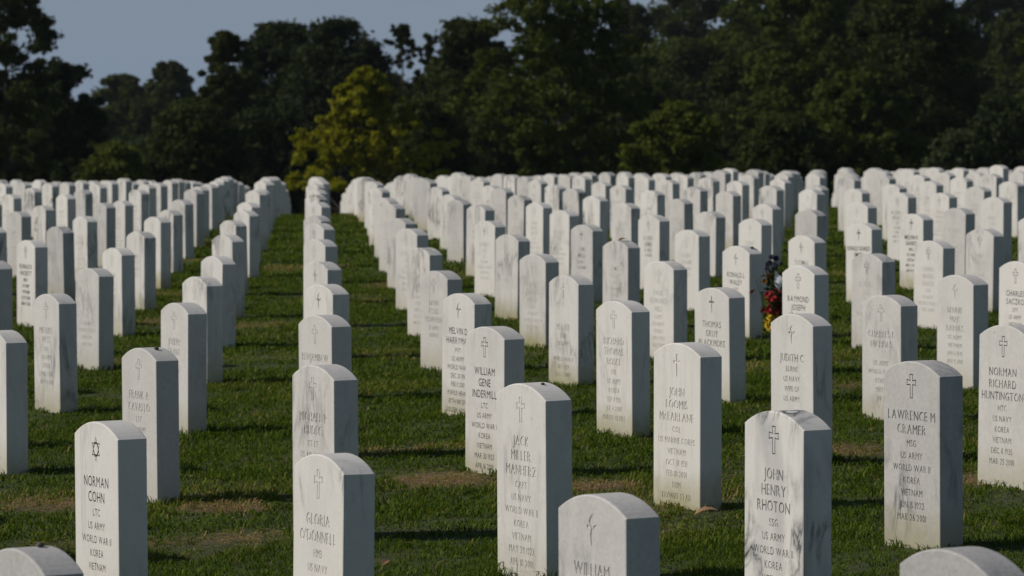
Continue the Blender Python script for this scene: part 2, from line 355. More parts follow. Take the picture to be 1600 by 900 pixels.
    at = me.attributes.new("dry", 'FLOAT', 'POINT'); at.data.foreach_set('value', np.concatenate(TT).astype(np.float32))
    m, ns, ls = new_mat("grass_blades"); out = N(ns, 'ShaderNodeOutputMaterial')
    a = N(ns, 'ShaderNodeAttribute', attribute_name='dry')
    cr = ramp(ns, [(0.0, (0.066, 0.110, 0.008)), (0.4, (0.112, 0.158, 0.012)), (0.75, (0.200, 0.210, 0.045)), (1.0, (0.38, 0.245, 0.13))])
    ls.new(a.outputs['Fac'], cr.inputs[0])
    bs = N(ns, 'ShaderNodeBsdfPrincipled'); bs.inputs['Roughness'].default_value = .75; bs.inputs['Specular IOR Level'].default_value = .12
    ls.new(cr.outputs[0], bs.inputs['Base Color'])
    tr = N(ns, 'ShaderNodeBsdfTranslucent'); ls.new(mix(ns, ls, 1.0, cr.outputs[0], (1.2, 1.3, .6), 'MULTIPLY'), tr.inputs[0])
    ms = N(ns, 'ShaderNodeMixShader', i_0=.28); ls.new(bs.outputs[0], ms.inputs[1]); ls.new(tr.outputs[0], ms.inputs[2]); ls.new(ms.outputs[0], out.inputs[0])
    me.materials.append(m)
    o = link(bpy.data.objects.new("grass", me)); tag(o, 'short mown green grass with dry straw between the headstones', 'grass', kind='stuff')
build_grass()

# ------------------------------------------------------------------ lettering
GLY = {}
def glyph(ch):
    """outline loops and advance of one capital, cap height = 1"""
    if ch in GLY: return GLY[ch]
    c = bpy.data.curves.new("g", 'FONT'); c.body = ch; c.size = 1.0; c.resolution_u = 3
    o = bpy.data.objects.new("g", c); sc.collection.objects.link(o)
    bpy.ops.object.select_all(action='DESELECT'); o.select_set(True); bpy.context.view_layer.objects.active = o
    bpy.ops.object.convert(target='CURVE'); cv = o.data; loops = []
    for s in cv.splines:
        pts = []
        if s.type == 'BEZIER':
            n = len(s.bezier_points)
            for i in range(n):
                a, b = s.bezier_points[i], s.bezier_points[(i + 1) % n]
                p0, p1, p2, p3 = a.co, a.handle_right, b.handle_left, b.co
                st = ((p1 - p0).cross(p3 - p0)).length < 1e-4 and ((p2 - p0).cross(p3 - p0)).length < 1e-4
                for t in ([0] if st else [0, .34, .67]):
                    q = p0 * (1 - t) ** 3 + p1 * 3 * t * (1 - t) ** 2 + p2 * 3 * t * t * (1 - t) + p3 * t ** 3
                    pts.append((q.x, q.y))
        else: pts = [(p.co[0], p.co[1]) for p in s.points]
        loops.append(pts)
    bpy.data.objects.remove(o, do_unlink=True)
    xs = [p[0] for l in loops for p in l] or [0, .3]
    x0, x1 = min(xs), max(xs)
    def area(l): return sum(l[i][0] * l[(i + 1) % len(l)][1] - l[(i + 1) % len(l)][0] * l[i][1] for i in range(len(l)))
    if loops:
        big = max(loops, key=lambda l: abs(area(l))); sg = area(big) > 0
        def clean(l):
            o_ = []
            for p in l:
                if not o_ or math.hypot(p[0] - o_[-1][0], p[1] - o_[-1][1]) > 1e-3: o_.append(p)
            if len(o_) > 3 and math.hypot(o_[0][0] - o_[-1][0], o_[0][1] - o_[-1][1]) < 1e-3: o_.pop()
            return o_
        loops = [inset(clean(l), -.010 if (area(l) > 0) == sg else .010) for l in loops]
    GLY[ch] = ([[(x - x0, y) for x, y in l] for l in loops], x1 - x0); return GLY[ch]
CAPH = None
def text_loops(s, h, cx, base, xs=.80, maxw=.285):
    """loops of a centred line; h = capital height"""
    global CAPH
    if CAPH is None: CAPH = max(p[1] for l in glyph('H')[0] for p in l)
    k = h / CAPH; pen = 0; out = []
    for ch in s:
        small = ch.islower(); kk = k * (.72 if small else 1)
        if ch == ' ': pen += .34 * k; continue
        L, wd = glyph(ch.upper() if not small else ch.upper())
        for l in L: out.append([(pen + x * kk, y * kk) for x, y in l])
        pen += wd * kk + .15 * k
    wdt = pen - .15 * k; sx = min(xs, maxw / max(wdt, 1e-6))
    return [[(cx + (x - wdt / 2) * sx, base + y) for x, y in l] for l in out]
def poly_ring(pts, t):
    """closed ring band of thickness t inside polygon pts (outline strokes)"""
    return [pts, inset(pts, t)[::-1]]
def inset(pts, d):
    n = len(pts); A = sum(pts[i][0] * pts[(i + 1) % n][1] - pts[(i + 1) % n][0] * pts[i][1] for i in range(n)); s = 1 if A > 0 else -1
    out = []
    for i in range(n):
        p0, p1, p2 = Vector(pts[i - 1]), Vector(pts[i]), Vector(pts[(i + 1) % n])
        e1 = (p1 - p0).normalized(); e2 = (p2 - p1).normalized()
        n1 = Vector((-e1.y, e1.x)) * s; n2 = Vector((-e2.y, e2.x)) * s
        b = (n1 + n2); 
        if b.length < 1e-6: b = n1
        b.normalize(); q = p1 + b * d / max(b.dot(n1), .35); out.append((q.x, q.y))
    return out
def emblem_loops(kind, y):
    """y = centre height"""
    if kind == 'cross':      # Latin cross in outline, widened arm ends
        a, w_, h_, up = .0085, .027, .043, .013
        pts = [(-a, -h_), (a, -h_), (a * 1.0, up - a), (w_, up - a * 1.35), (w_, up + a * 1.35), (a, up + a), (a * 1.25, h_), (-a * 1.25, h_), (-a, up + a), (-w_, up + a * 1.35), (-w_, up - a * 1.35), (-a, up - a)]
        return poly_ring([(x, yy + y) for x, yy in pts], .0034)
    if kind == 'thin':       # solid slim cross
        a, w_, h_, up = .0036, .023, .044, .014
        pts = [(-a * .6, -h_), (a * .6, -h_), (a, up - a), (w_, up - a * 1.6), (w_, up + a * 1.6), (a, up + a), (a * 1.5, h_), (-a * 1.5, h_), (-a, up + a), (-w_, up + a * 1.6), (-w_, up - a * 1.6), (-a, up - a)]
        return [[(x, yy + y) for x, yy in pts]]
    if kind == 'flame':      # cross with a curling flame at its left
        cl = [(.010, .042), (.001, .036), (-.007, .027), (-.009, .019), (-.003, .011), (.001, .003), (-.001, -.006), (-.004, -.014), (-.002, -.026), (.0, -.042)]
        wd = [.0008, .0026, .0034, .0038, .0040, .0034, .0030, .0030, .0024, .0016]
        L = [(x - w_, y_) for (x, y_), w_ in zip(cl, wd)]; Rr = [(x + w_, y_) for (x, y_), w_ in zip(cl, wd)][::-1]
        arm = [(.0075, .000), (.013, .004), (.023, .007), (.024, .013), (.016, .012), (.009, .008)]
        lt = [(-.024, .005), (-.018, .002), (-.0095, .006), (-.012, .011), (-.020, .011)]
        return [[(x, yy + y) for x, yy in l] for l in (L + Rr, arm, lt)]
    if kind == 'star':
        r = .041; out = []
        def hexagram(rr):
            return [((rr if i % 2 == 0 else rr / math.sqrt(3)) * math.sin(i * math.pi / 6) * .86, (rr if i % 2 == 0 else rr / math.sqrt(3)) * math.cos(i * math.pi / 6)) for i in range(12)]
        o = hexagram(r); out += [o]
        # six small tips and the middle hexagon stay marble
        for i in range(6):
            a = i * math.pi / 3; tip = Vector((math.sin(a) * .86, math.cos(a)))
            c = tip * (r * .667); t = []
            for j in range(3):
                b = a + j * 2 * math.pi / 3; t.append((c.x + math.sin(b) * r * .165 * .86, c.y + math.cos(b) * r * .165))
            out.append(t)
        out.append([(math.sin(math.pi / 6 + i * math.pi / 3) * r * .46 * .86, math.cos(math.pi / 6 + i * math.pi / 3) * r * .46) for i in range(6)])
        return [[(x, yy + y) for x, yy in l] for l in out]
def fill_mesh(loops):
    c = bpy.data.curves.new("f", 'CURVE'); c.dimensions = '2D'; c.fill_mode = 'BOTH'
    for l in loops:
        s = c.splines.new('POLY'); s.points.add(len(l) - 1)
        for p, (x, y) in zip(s.points, l): p.co = (x, y, 0, 1)
        s.use_cyclic_u = True
    o = bpy.data.objects.new("f", c); sc.collection.objects.link(o)
    dg = bpy.context.evaluated_depsgraph_get(); me = bpy.data.meshes.new_from_object(o.evaluated_get(dg))
    bpy.data.objects.remove(o, do_unlink=True); bpy.data.curves.remove(c)
    return me

# ------------------------------------------------------------------ the headstone
SW, ST, SAG, BURY = .33, .102, .047, .40
def outline(h, d=0.0):
    """front outline, inset by d, from z=-BURY up to the arched top at z=h"""
    hw = SW / 2; r = (hw * hw + SAG * SAG) / (2 * SAG); cz = h - r; pts = [(-hw + d, -BURY), (hw - d, -BURY)]
    a0 = math.asin(hw / r); rr = r - d; a1 = math.asin((hw - d) / rr)
    n = 16
    for i in range(n + 1):
        a = a1 - 2 * a1 * i / n; pts.append((rr * math.sin(a), cz + rr * math.cos(a)))
    return pts
def stone_mesh(h, holes=None, depth=.0026, bev=.0045):
    bm = bmesh.new()
    rings = [(bev, 0.0), (bev * .3, bev * .3), (0, bev)]
    front_out = outline(h, bev)
    if holes:
        me = fill_mesh([front_out] + holes)
        tmp = bmesh.new(); tmp.from_mesh(me); bpy.data.meshes.remove(me)
        bmesh.ops.remove_doubles(tmp, verts=tmp.verts, dist=2e-5)
        vm = {v: bm.verts.new((v.co.x, -ST / 2, v.co.y)) for v in tmp.verts}
        for f in tmp.faces:
            try: bm.faces.new([vm[v] for v in f.verts])
            except ValueError: pass
        tmp.free()
    bm.verts.ensure_lookup_table()
    def ringv(d, y):
        return [bm.verts.new((x, y, z)) for x, z in outline(h, d)]
    rs = []
    if holes:
        rs.append(None)
    else:
        r0 = ringv(bev, -ST / 2); bm.faces.new(r0); rs.append(r0)
    if holes:
        r0 = []
        for x, z in front_out:
            r0.append(min((v for v in bm.verts), key=lambda v: (v.co.x - x) ** 2 + (v.co.z - z) ** 2))
        rs[0] = r0
        inner = [e for e in bm.edges if len(e.link_faces) == 1 and not (e.verts[0] in r0 and e.verts[1] in r0)]
        ex = bmesh.ops.extrude_edge_only(bm, edges=inner)
        for v in [g for g in ex['geom'] if isinstance(g, bmesh.types.BMVert)]: v.co.y += depth
    rs.append(ringv(bev * .3, -ST / 2 + bev * .3)); rs.append(ringv(0, -ST / 2 + bev))
    rs.append(ringv(0, ST / 2 - bev)); rs.append(ringv(bev * .3, ST / 2 - bev * .3)); rb = ringv(bev, ST / 2); rs.append(rb)
    for a, b in zip(rs[:-1], rs[1:]):
        for i in range(len(a)):
            j = (i + 1) % len(a)
            try: bm.faces.new([a[i], a[j], b[j], b[i]])
            except ValueError: pass
    bm.faces.new(rb[::-1])
    bmesh.ops.recalc_face_normals(bm, faces=bm.faces)
    me = bpy.data.meshes.new("headstone"); bm.to_mesh(me); bm.free(); me.materials.append(MARBLE)
    return me
def flat_mesh(name, loops, y, mat):
    me = fill_mesh(loops); 
    for v in me.vertices: v.co = (v.co.x, y, v.co.y)
    # face outwards (towards -Y)
    bm = bmesh.new(); bm.from_mesh(me)
    bmesh.ops.remove_doubles(bm, verts=bm.verts, dist=1e-5)
    for f in bm.faces:
        f.normal_update()
        if f.normal.y > 0: f.normal_flip()
    bm.to_mesh(me); bm.free(); me.materials.clear(); me.materials.append(mat); me.name = name
    return me

def layout(lines, h, nbig):
    """lines measured down from the top of the stone"""
    out = []; y = h - .208
    for i, t in enumerate(lines):
        if i < nbig: hh = .033; 
        else: hh = .0235
        if i > 0: y -= .049 if i < nbig else (.0445 if i == nbig else .0435)
        if not t: continue
        out += text_loops(t, hh, 0, y, xs=.84 if i < nbig else .82)
    return out

# (file, place): emblem, paint, number of large lines, lines, label, tone, vein, stain
INS = {
(-1,0): ('star', 'black', 2, ["NORMAN", "COHN", "LTC", "US ARMY", "WORLD WAR II", "KOREA", "VIETNAM"], "bright white headstone with a black star emblem and crisp black lettering, front left", 0.05, .25, .2),
(1,3): ('flame', 'black', 2, ["MELVIN D", "HARRYMAN", "PVT", "US ARMY", "WORLD WAR II", "DEC 20 1911", "FEB 11 2001", "PURPLE HEART", "87TH INF DIV", "GOLDEN ACORN"], "cream headstone with black flame emblem and long black inscription, partly hidden left of centre", .12, .5, .8),
(1,2): ('cross', 'black', 3, ["WILLIAM", "GENE", "INDERMILL", "LTC", "US ARMY", "WORLD WAR II", "KOREA", "VIETNAM", "MAR 30 1925", "APR 16 2001"], "headstone with black outlined cross and black names, bare soil at its foot, left of centre", .22, .5, .7),
(1,1): ('cross', 'cut', 3, ["JACK", "MILLER", "MANHERZ", "CAPT", "US NAVY", "WORLD WAR II", "KOREA", "VIETNAM", "MAY 29 1923", "APR 18 2001"], "large white unpainted headstone at front centre with grass tufts at its foot", .12, .35, .4),
(1,0): ('flame', 'cut', 1, ["WILLIAM"], "low greyish headstone with cut flame emblem, cropped by the bottom edge at centre", .45, 1.3, .2),
(2,2): ('thin', 'cut', 3, ["JOHN", "LOOMIS", "McFARLANE", "COL", "US MARINE CORPS", "VIETNAM", "OCT 18 1931", "FEB 18 2001", "DSM", "BRONZE STAR", "AIR MEDAL"], "white headstone with slim cut cross and green-stained foot, standing right of centre in front", .02, .1, 1.0),
(2,3): ('cross', 'cut', 3, ["RICHARD", "THOMAS", "BOSCE", "CPL", "US ARMY", "KOREA", "SEP 8 1931", "JUL 4 2000", "PURPLE HEART"], "white headstone with faint lettering and yellowed foot, just behind and left of the slim-cross stone", .06, .35, .9),
(2,1): ('cross', 'worn', 3, ["JOHN", "HENRY", "RHOTON", "SSG", "US ARMY", "WORLD WAR II", "KOREA", "VIETNAM", "APR 30 1925"], "tall white headstone with dark smoky veins across the names, front right", .05, 1.9, .2),
(3,2): ('cross', 'worn', 2, ["LAWRENCE M", "CRAMER", "MSG", "US ARMY", "WORLD WAR II", "KOREA", "VIETNAM", "JUN 15 1922", "MAR 26 2001"], "mottled grey headstone with partly black lettering and dark veined side, front right", .62, .85, 1.0),
(4,3): ('cross', 'worn', 3, ["NORMAN", "RICHARD", "HUNTINGTON", "HTC", "US NAVY", "KOREA", "VIETNAM", "DEC 8 1935", "MAR 25 2001"], "grey-lettered headstone cut by the right edge, just behind the mottled grey stone", .3, .3, .6),
(0,0): ('cross', 'cut', 2, ["GLORIA", "O'DONNELL", "HM3", "US NAVY"], "cream white headstone with slanting grey veins, foremost of the file left of centre", .08, .8, .2),
(0,1): ('cross', 'cut', 2, ["MICHAEL P", "HUDEC", "1ST LT", "US AIR FORCE"], "headstone with brown vertical weathering streaks, second of the file left of centre", .25, .5, 1.3),
(0,2): ('cross', 'cut', 2, ["BENJAMIN W", "", "US ARMY"], "headstone third from the front in the file left of centre, above the brown-streaked stone", .3, .4, .5),
(-1,1): ('cross', 'cut', 2, ["FRANK A", "CAVALLO", "LTC", "US ARMY"], "grey granular headstone with a pebble on top, just behind the star-marked stone", .42, .2, .3),
(-1,2): ('cross', 'cut', 2, ["JOSEPH", "GRANT", "SGT", "US ARMY", "KOREA"], "headstone second behind the star-marked stone in its own file, faint lettering", .3, .3, .7),
(2,4): ('thin', 'cut', 3, ["", "", "PETTER", "CDR", "US NAVY", "", "WORLD WAR II", "DEC 1 1921", "DEC 2 2000"], "pinkish cream headstone with a slim cross and dark runs, centre of the picture", .15, .6, 1.0),
(3,3): ('flame', 'worn', 1, ["JUDITH C", "BURNS", "US NAVY", "WIFE OF", "US ARMY"], "cream headstone with a dark smudge on its crown and cut flame emblem, right of centre", .15, .45, 1.0),
(3,4): ('thin', 'worn', 3, ["THOMAS", "GRUY", "BLACKMORE", "LCDR", "US NAVY"], "cream headstone with a grey slim cross, right of centre behind the slim-cross white stone", .14, .3, .7),
(4,4): ('cross', 'cut', 2, ["CHARLES E", "NICHOLS", "", "US ARMY", "WORLD WAR II", "KOREA", "MAY 2", "JUL 10"], "headstone with pale outlined cross and rough marks, left of the flame-marked stone at right", .3, .5, .6),
(5,5): ('flame', 'cut', 3, ["BENNIE", "MAE", "BARNES", "US ARMY", "VIETNAM", "JAN 3 1945", "JAN 9 2001"], "pale headstone with thin grey cross-and-flame emblem near the right edge", .2, .3, .5),
(4,5): ('cross', 'black', 3, ["RAYMOND", "JOSEPH", "ADAMSON", "CPL", "US ARMY"], "white headstone with black outlined cross and black names, right of the red and yellow flowers", .02, .1, .2),
(4,6): ('flame', 'black', 2, ["RONALD L", "WALEY", "CPT", "US ARMY", "VIETNAM"], "white headstone with black cross-and-flame, left of the red and yellow flowers", .03, .15, .7),
(6,6): ('cross', 'black', 2, ["CHARLES", "SACZKO", "CPT", "US ARMY", "VIETNAM"], "white headstone with black outlined cross, cut by the right edge above the grey-lettered stone", .03, .15, .4),
(1,4): ('cross', 'cut', 3, ["DEAN", "ESTRE", "HOWARD", "US ARMY", "KOREA"], "grey-white headstone just behind the cream one with black cross-and-flame", .4, .3, .6),
(-2,1): ('cross', 'cut', 2, [], "headstone cut by the left edge, showing its dark right side behind the star-marked stone", .1, .3, .7),
(-2,2): ('cross', 'cut', 2, ["MICHAEL", "WEST", "SGT", "US ARMY", "KOREA", "MAR 2 1930", "NOV 4 2000"], "headstone with dark veined side, second in the file left of the star-marked stone's", .25, .8, .8),
(-1,-1): (None, 'cut', 0, [], "grey headstone top with a pebble, cropped by the bottom left corner", .75, .4, .2),
(2,0): (None, 'cut', 0, [], "bluish grey headstone top cropped by the bottom right corner", 1.0, .5, .2),  # tone raised to paint the tree shade into this stone's colour
}
# farther stones whose paint or emblem still shows (flat lettering)
FAR = {
(-3,4): ('cross', 'black', ["RONALD R", "HACKETT", "MSGT", "US ARMY", "VIETNAM", "OCT 11 1938", "MAR 9 2001"], "headstone with black lettering near the left edge"),
(6,8): ('thin', 'black', ["RONALD CHARLES", "SMITH", "SGT", "US ARMY"], "bright headstone with solid black slim cross over two short black lines, right half"),
(7,9): ('thin', 'black', ["MELVIN R", "GAINEY", "MSG", "US ARMY", "VIETNAM", "MAY 3 1936", "JAN 10 2001"], "headstone with solid black slim cross and a long black inscription, right half"),
(8,11): ('cross', 'worn', ["ROBERT L", "ROACH", "SGT", "US ARMY", "KOREA", "MAY 2 1931", "JAN 9 2001"], "headstone with dark outlined cross directly behind the black slim-cross stone at right"),
(-2,5): ('cross', 'cut', ["JAMES", "WATT", "US ARMY", "KOREA"], None),
(0,6): ('cross', 'worn', [], None), (-2,4): ('cross', 'cut', ["JOHN", "HALL", "US NAVY", "KOREA"], None),
(4,8): ('cross', 'worn', ["ROBERT", "JAMES", "US ARMY", "KOREA"], None),
(2,6): ('cross', 'cut', ["PAUL A", "KELLY", "US ARMY", "KOREA"], None), (3,7): ('thin', 'worn', ["JOHN", "MILLS", "US NAVY", "VIETNAM"], None),
(4,7): ('cross', 'cut', ["HENRY", "ADAMS", "US ARMY", "KOREA"], None), (5,7): ('flame', 'worn', ["THOMAS", "", ""], None),
(0,4): ('flame', 'worn', [], None), (0,5): ('cross', 'cut', [], None), (0,3): ('flame', 'black', [], "veined headstone with small dark marks, fourth from the front in the file left of centre"),
}
GENERIC = [["JAMES", "ALLEN", "SGT", "US ARMY", "KOREA", "VIETNAM", "MAY 9 1930", "FEB 2 2001"],
           ["ROBERT", "LEE", "CPL", "US ARMY", "WORLD WAR II", "JUN 4 1921", "JAN 8 2001"],
           ["HENRY", "COLE", "MSGT", "US AIR FORCE", "KOREA", "VIETNAM", "OCT 3 1929", "MAR 1 2001"],
           ["ANNA", "MARIE", "BAKER", "CDR", "US NAVY", "WORLD WAR II", "DEC 9 1919"],
           ["PAUL", "EDWARD", "HILL", "CAPT", "US NAVY", "KOREA", "APR 7 1927", "FEB 9 2001"]]
PAINT = {'black': M_BLACK, 'worn': M_FADED, 'cut': M_CUT}
H0 = .617
GEN_STONE = stone_mesh(H0)
GEN_TXT = []
for i, g_ in enumerate(GENERIC):
    GEN_TXT.append(flat_mesh("inscription", layout(g_, H0, 3 if i > 2 else 2), -ST / 2 - .0006, M_CUTF))
GEN_EMB = {e: flat_mesh("emblem", emblem_loops(e, H0 - .088), -ST / 2 - .0006, M_CUTF) for e in ('cross', 'thin', 'flame')}
GEN_EMBW = {e: flat_mesh("emblem", emblem_loops(e, H0 - .088), -ST / 2 - .0006, M_FADED) for e in ('cross', 'thin', 'flame')}

ORD = ["zeroth", "first", "second", "third", "fourth", "fifth", "sixth", "seventh", "eighth", "ninth", "tenth", "eleventh", "twelfth", "thirteenth", "fourteenth",
       "fifteenth", "sixteenth", "seventeenth", "eighteenth", "nineteenth", "twentieth", "twenty-first", "twenty-second", "twenty-third", "twenty-fourth", "twenty-fifth", "twenty-sixth", "twenty-seventh"]
files = {}
for _, (k, m_) in vis: files.setdefault(k, []).append(m_)
for k in files: files[k].sort()
def place_label(k, m_, adj):
    r_ = files[k].index(m_) + 1
    if k == -1: w_ = "in the star-marked stone's own file"
    elif k == 0: w_ = "in the file running straight back left of centre"
    elif k < 0: w_ = f"in the {ORD[-1 - k]} file left of the star-marked stone"
    else: w_ = f"in the {ORD[k + 1]} file right of the star-marked stone"
    return f"{adj} headstone, {ORD[r_]} from the front {w_}"
GROUP = "white marble headstones standing in rows"
def add_stone(km):
    k, m_ = km; X, Y, zt = places[km]; rr = random.Random(k * 131 + m_ * 17 + 5)
    tone = min(.9, max(0, rr.gauss(.22, .17))); vein = .25 + abs(rr.gauss(.35, .5)); stain = abs(rr.gauss(.5, .35)); g = gz(X, Y); H = zt - g
    kids = []; label = None
    if km in INS:
        em, paint, nb, lines, label, tone, vein, stain = INS[km]
        h = H if not math.isclose(H, 0) else H0
        eL = emblem_loops(em, h - .088) if em else []; tL = layout(lines, h, nb) if lines else []
        me = stone_mesh(h, (eL + tL) or None); zo = g; yy = -ST / 2 + .0025
        if eL: kids.append(("emblem", flat_mesh("emblem", eL, yy, PAINT['black' if paint == 'worn' and em == 'cross' else paint]), None))
        if tL: kids.append(("inscription", flat_mesh("inscription", tL, yy, PAINT[paint]), None))
    else:
        me = GEN_STONE; zo = zt - H0; yy = -ST / 2 - .0006
        em = rr.choices(['cross', 'thin', 'flame'], [8, 1.2, 1])[0]
        if km in FAR:
            em, paint, lines, label = FAR[km]
            kids.append(("emblem", flat_mesh("emblem", emblem_loops(em, H0 - .088), yy, PAINT[paint] if paint != 'cut' else M_CUTF), None))
            if lines: kids.append(("inscription", flat_mesh("inscription", layout(lines, H0, 2), yy, PAINT[paint] if paint != 'cut' else M_CUTF), None))
            if paint == 'black': tone, vein = .04, .3
        elif Y < 62:
            kids.append(("emblem", (GEN_EMBW if rr.random() < .25 else GEN_EMB)[em], None))
            kids.append(("inscription", GEN_TXT[rr.randrange(len(GEN_TXT))], None))
    if label is None:
        adj = "white" if tone < .09 else ("mottled" if tone > .42 else ("veined" if vein > .7 else "pale"))
        label = place_label(k, m_, adj)
    if len(label.replace('-', ' ').split()) > 16: print('LONG', label)
    o = link(bpy.data.objects.new("headstone", me)); tag(o, label, "headstone", GROUP)
    o['tone'] = float(tone); o['vein'] = float(vein); o['stain'] = float(stain)
    o.location = (X, Y, zo)
    s_ = 1.0
    o.rotation_euler = (R(rr.gauss(0, .35)) * s_, R(rr.gauss(0, .35)) * s_, FACE + R(rr.gauss(0, .7)))
    for nm, md, _ in kids:
        link(bpy.data.objects.new(nm, md), o)
    return o
STONE = {}
for km in single: STONE[km] = add_stone(km)
# the remaining stones: behind the crest or beside the frame
vs, fs = [], []; base = 0
gv = np.array([v.co for v in GEN_STONE.vertices]); 
for km in others:
    X, Y, zt = places[km]; c, s = math.cos(FACE), math.sin(FACE)
    v = gv @ np.array([[c, s, 0], [-s, c, 0], [0, 0, 1]]) + np.array([X, Y, zt - H0])
    vs.append(v); fs += [[i + base for i in p.vertices] for p in GEN_STONE.polygons]; base += len(gv)
me = bpy.data.meshes.new("headstones_beyond_crest"); me.from_pydata(np.concatenate(vs).tolist(), [], fs); me.materials.append(MARBLE); me.update()
o = link(bpy.data.objects.new("distant_headstones", me)); o['tone'] = .15; o['vein'] = .2; o['stain'] = .1
tag(o, "crowded white headstones sinking behind the crest of the lawn", "headstones", kind='stuff')

# ------------------------------------------------------------------ small things
def pebble(x, y, z, r, label, col):
    bm = bmesh.new(); bmesh.ops.create_icosphere(bm, subdivisions=2, radius=r)
    q = random.Random(int(x * 1000) + 3)
    for v in bm.verts: v.co *= 1 + q.uniform(-.14, .14); v.co.z *= .62
    me = bpy.data.meshes.new("pebble"); bm.to_mesh(me); bm.free(); me.materials.append(plain("pebble", col))
    for p in me.polygons: p.use_smooth = True
    o = link(bpy.data.objects.new("pebble", me)); o.location = (x, y, z + r * .5); o.rotation_euler = (0, 0, 1.1)
    tag(o, label, "pebble", "pebbles left on top of headstones")
def on_top(km, along=0.0, back=0.0):
    o = STONE[km]; X, Y, zt = places[km]; hw = SW / 2; r = (hw * hw + SAG * SAG) / (2 * SAG)
    z = zt - (r - math.sqrt(r * r - along * along))
    c, s = math.cos(FACE), math.sin(FACE)
    return X + along * c - back * s, Y + along * s + back * c, z
pebble(*on_top((-1,-1), .0, .015), .011, "small dark pebble on the grey headstone at the bottom left corner", (.10, .09, .08))
pebble(*on_top((-1,1), .055, .0), .010, "small dark pebble on the granular headstone behind the star-marked stone", (.07, .065, .06))
pebble(*on_top((1,1), .05, .0), .007, "tiny brown pebble on the large white headstone at front centre", (.09, .06, .04))
pebble(*on_top((4,6), .10, .01), .014, "dark pebble on the right shoulder of the headstone left of the flowers", (.06, .05, .05))

def leaf(x, y, label, col, s=.045, rz=0.5, z=None, group="fallen leaves on the lawn"):
    bm = bmesh.new(); n = 9; L = []
    prof = [0, .28, .46, .40, .52, .36, .42, .2, 0]
    for i in range(n):
        t = i / (n - 1); zz = .25 * s * math.sin(t * 3.1) ; L.append((bm.verts.new(((t - .5) * 2 * s, prof[i] * s, zz + .25 * s * prof[i])), bm.verts.new(((t - .5) * 2 * s, 0, zz)), bm.verts.new(((t - .5) * 2 * s, -prof[i] * s, zz + .35 * s * prof[i]))))
    for a, b in zip(L[:-1], L[1:]):
        bm.faces.new((a[0], a[1], b[1], b[0])); bm.faces.new((a[1], a[2], b[2], b[1]))
    bmesh.ops.remove_doubles(bm, verts=bm.verts, dist=1e-6)
    r_ = bmesh.ops.extrude_face_region(bm, geom=bm.faces[:])
    for v in r_['geom']:
        if isinstance(v, bmesh.types.BMVert): v.co.z -= .0012
    me = bpy.data.meshes.new("fallen_leaf"); bm.to_mesh(me); bm.free(); me.materials.append(plain("dead_leaf", col))
    o = link(bpy.data.objects.new("fallen_leaf", me)); o.location = (x, y, (gz(x, y) + .035) if z is None else z); o.rotation_euler = (R(12), R(-8), rz)
    tag(o, label, "leaf", group)
leaf(.735, 15.42, "curled tan leaf on the grass below the slim-cross white headstone", (.34, .19, .10), .048, .1)
leaf(-.43, 13.9, "brown curled leaf on the grass right of the foremost cream headstone", (.22, .12, .06), .030, 1.2)
px_, py_, pz_ = on_top((3,6), .02, .0)
leaf(px_, py_, "dead leaf lying on top of a headstone near the middle of the picture", (.16, .10, .05), .040, .6, z=pz_ + .004)

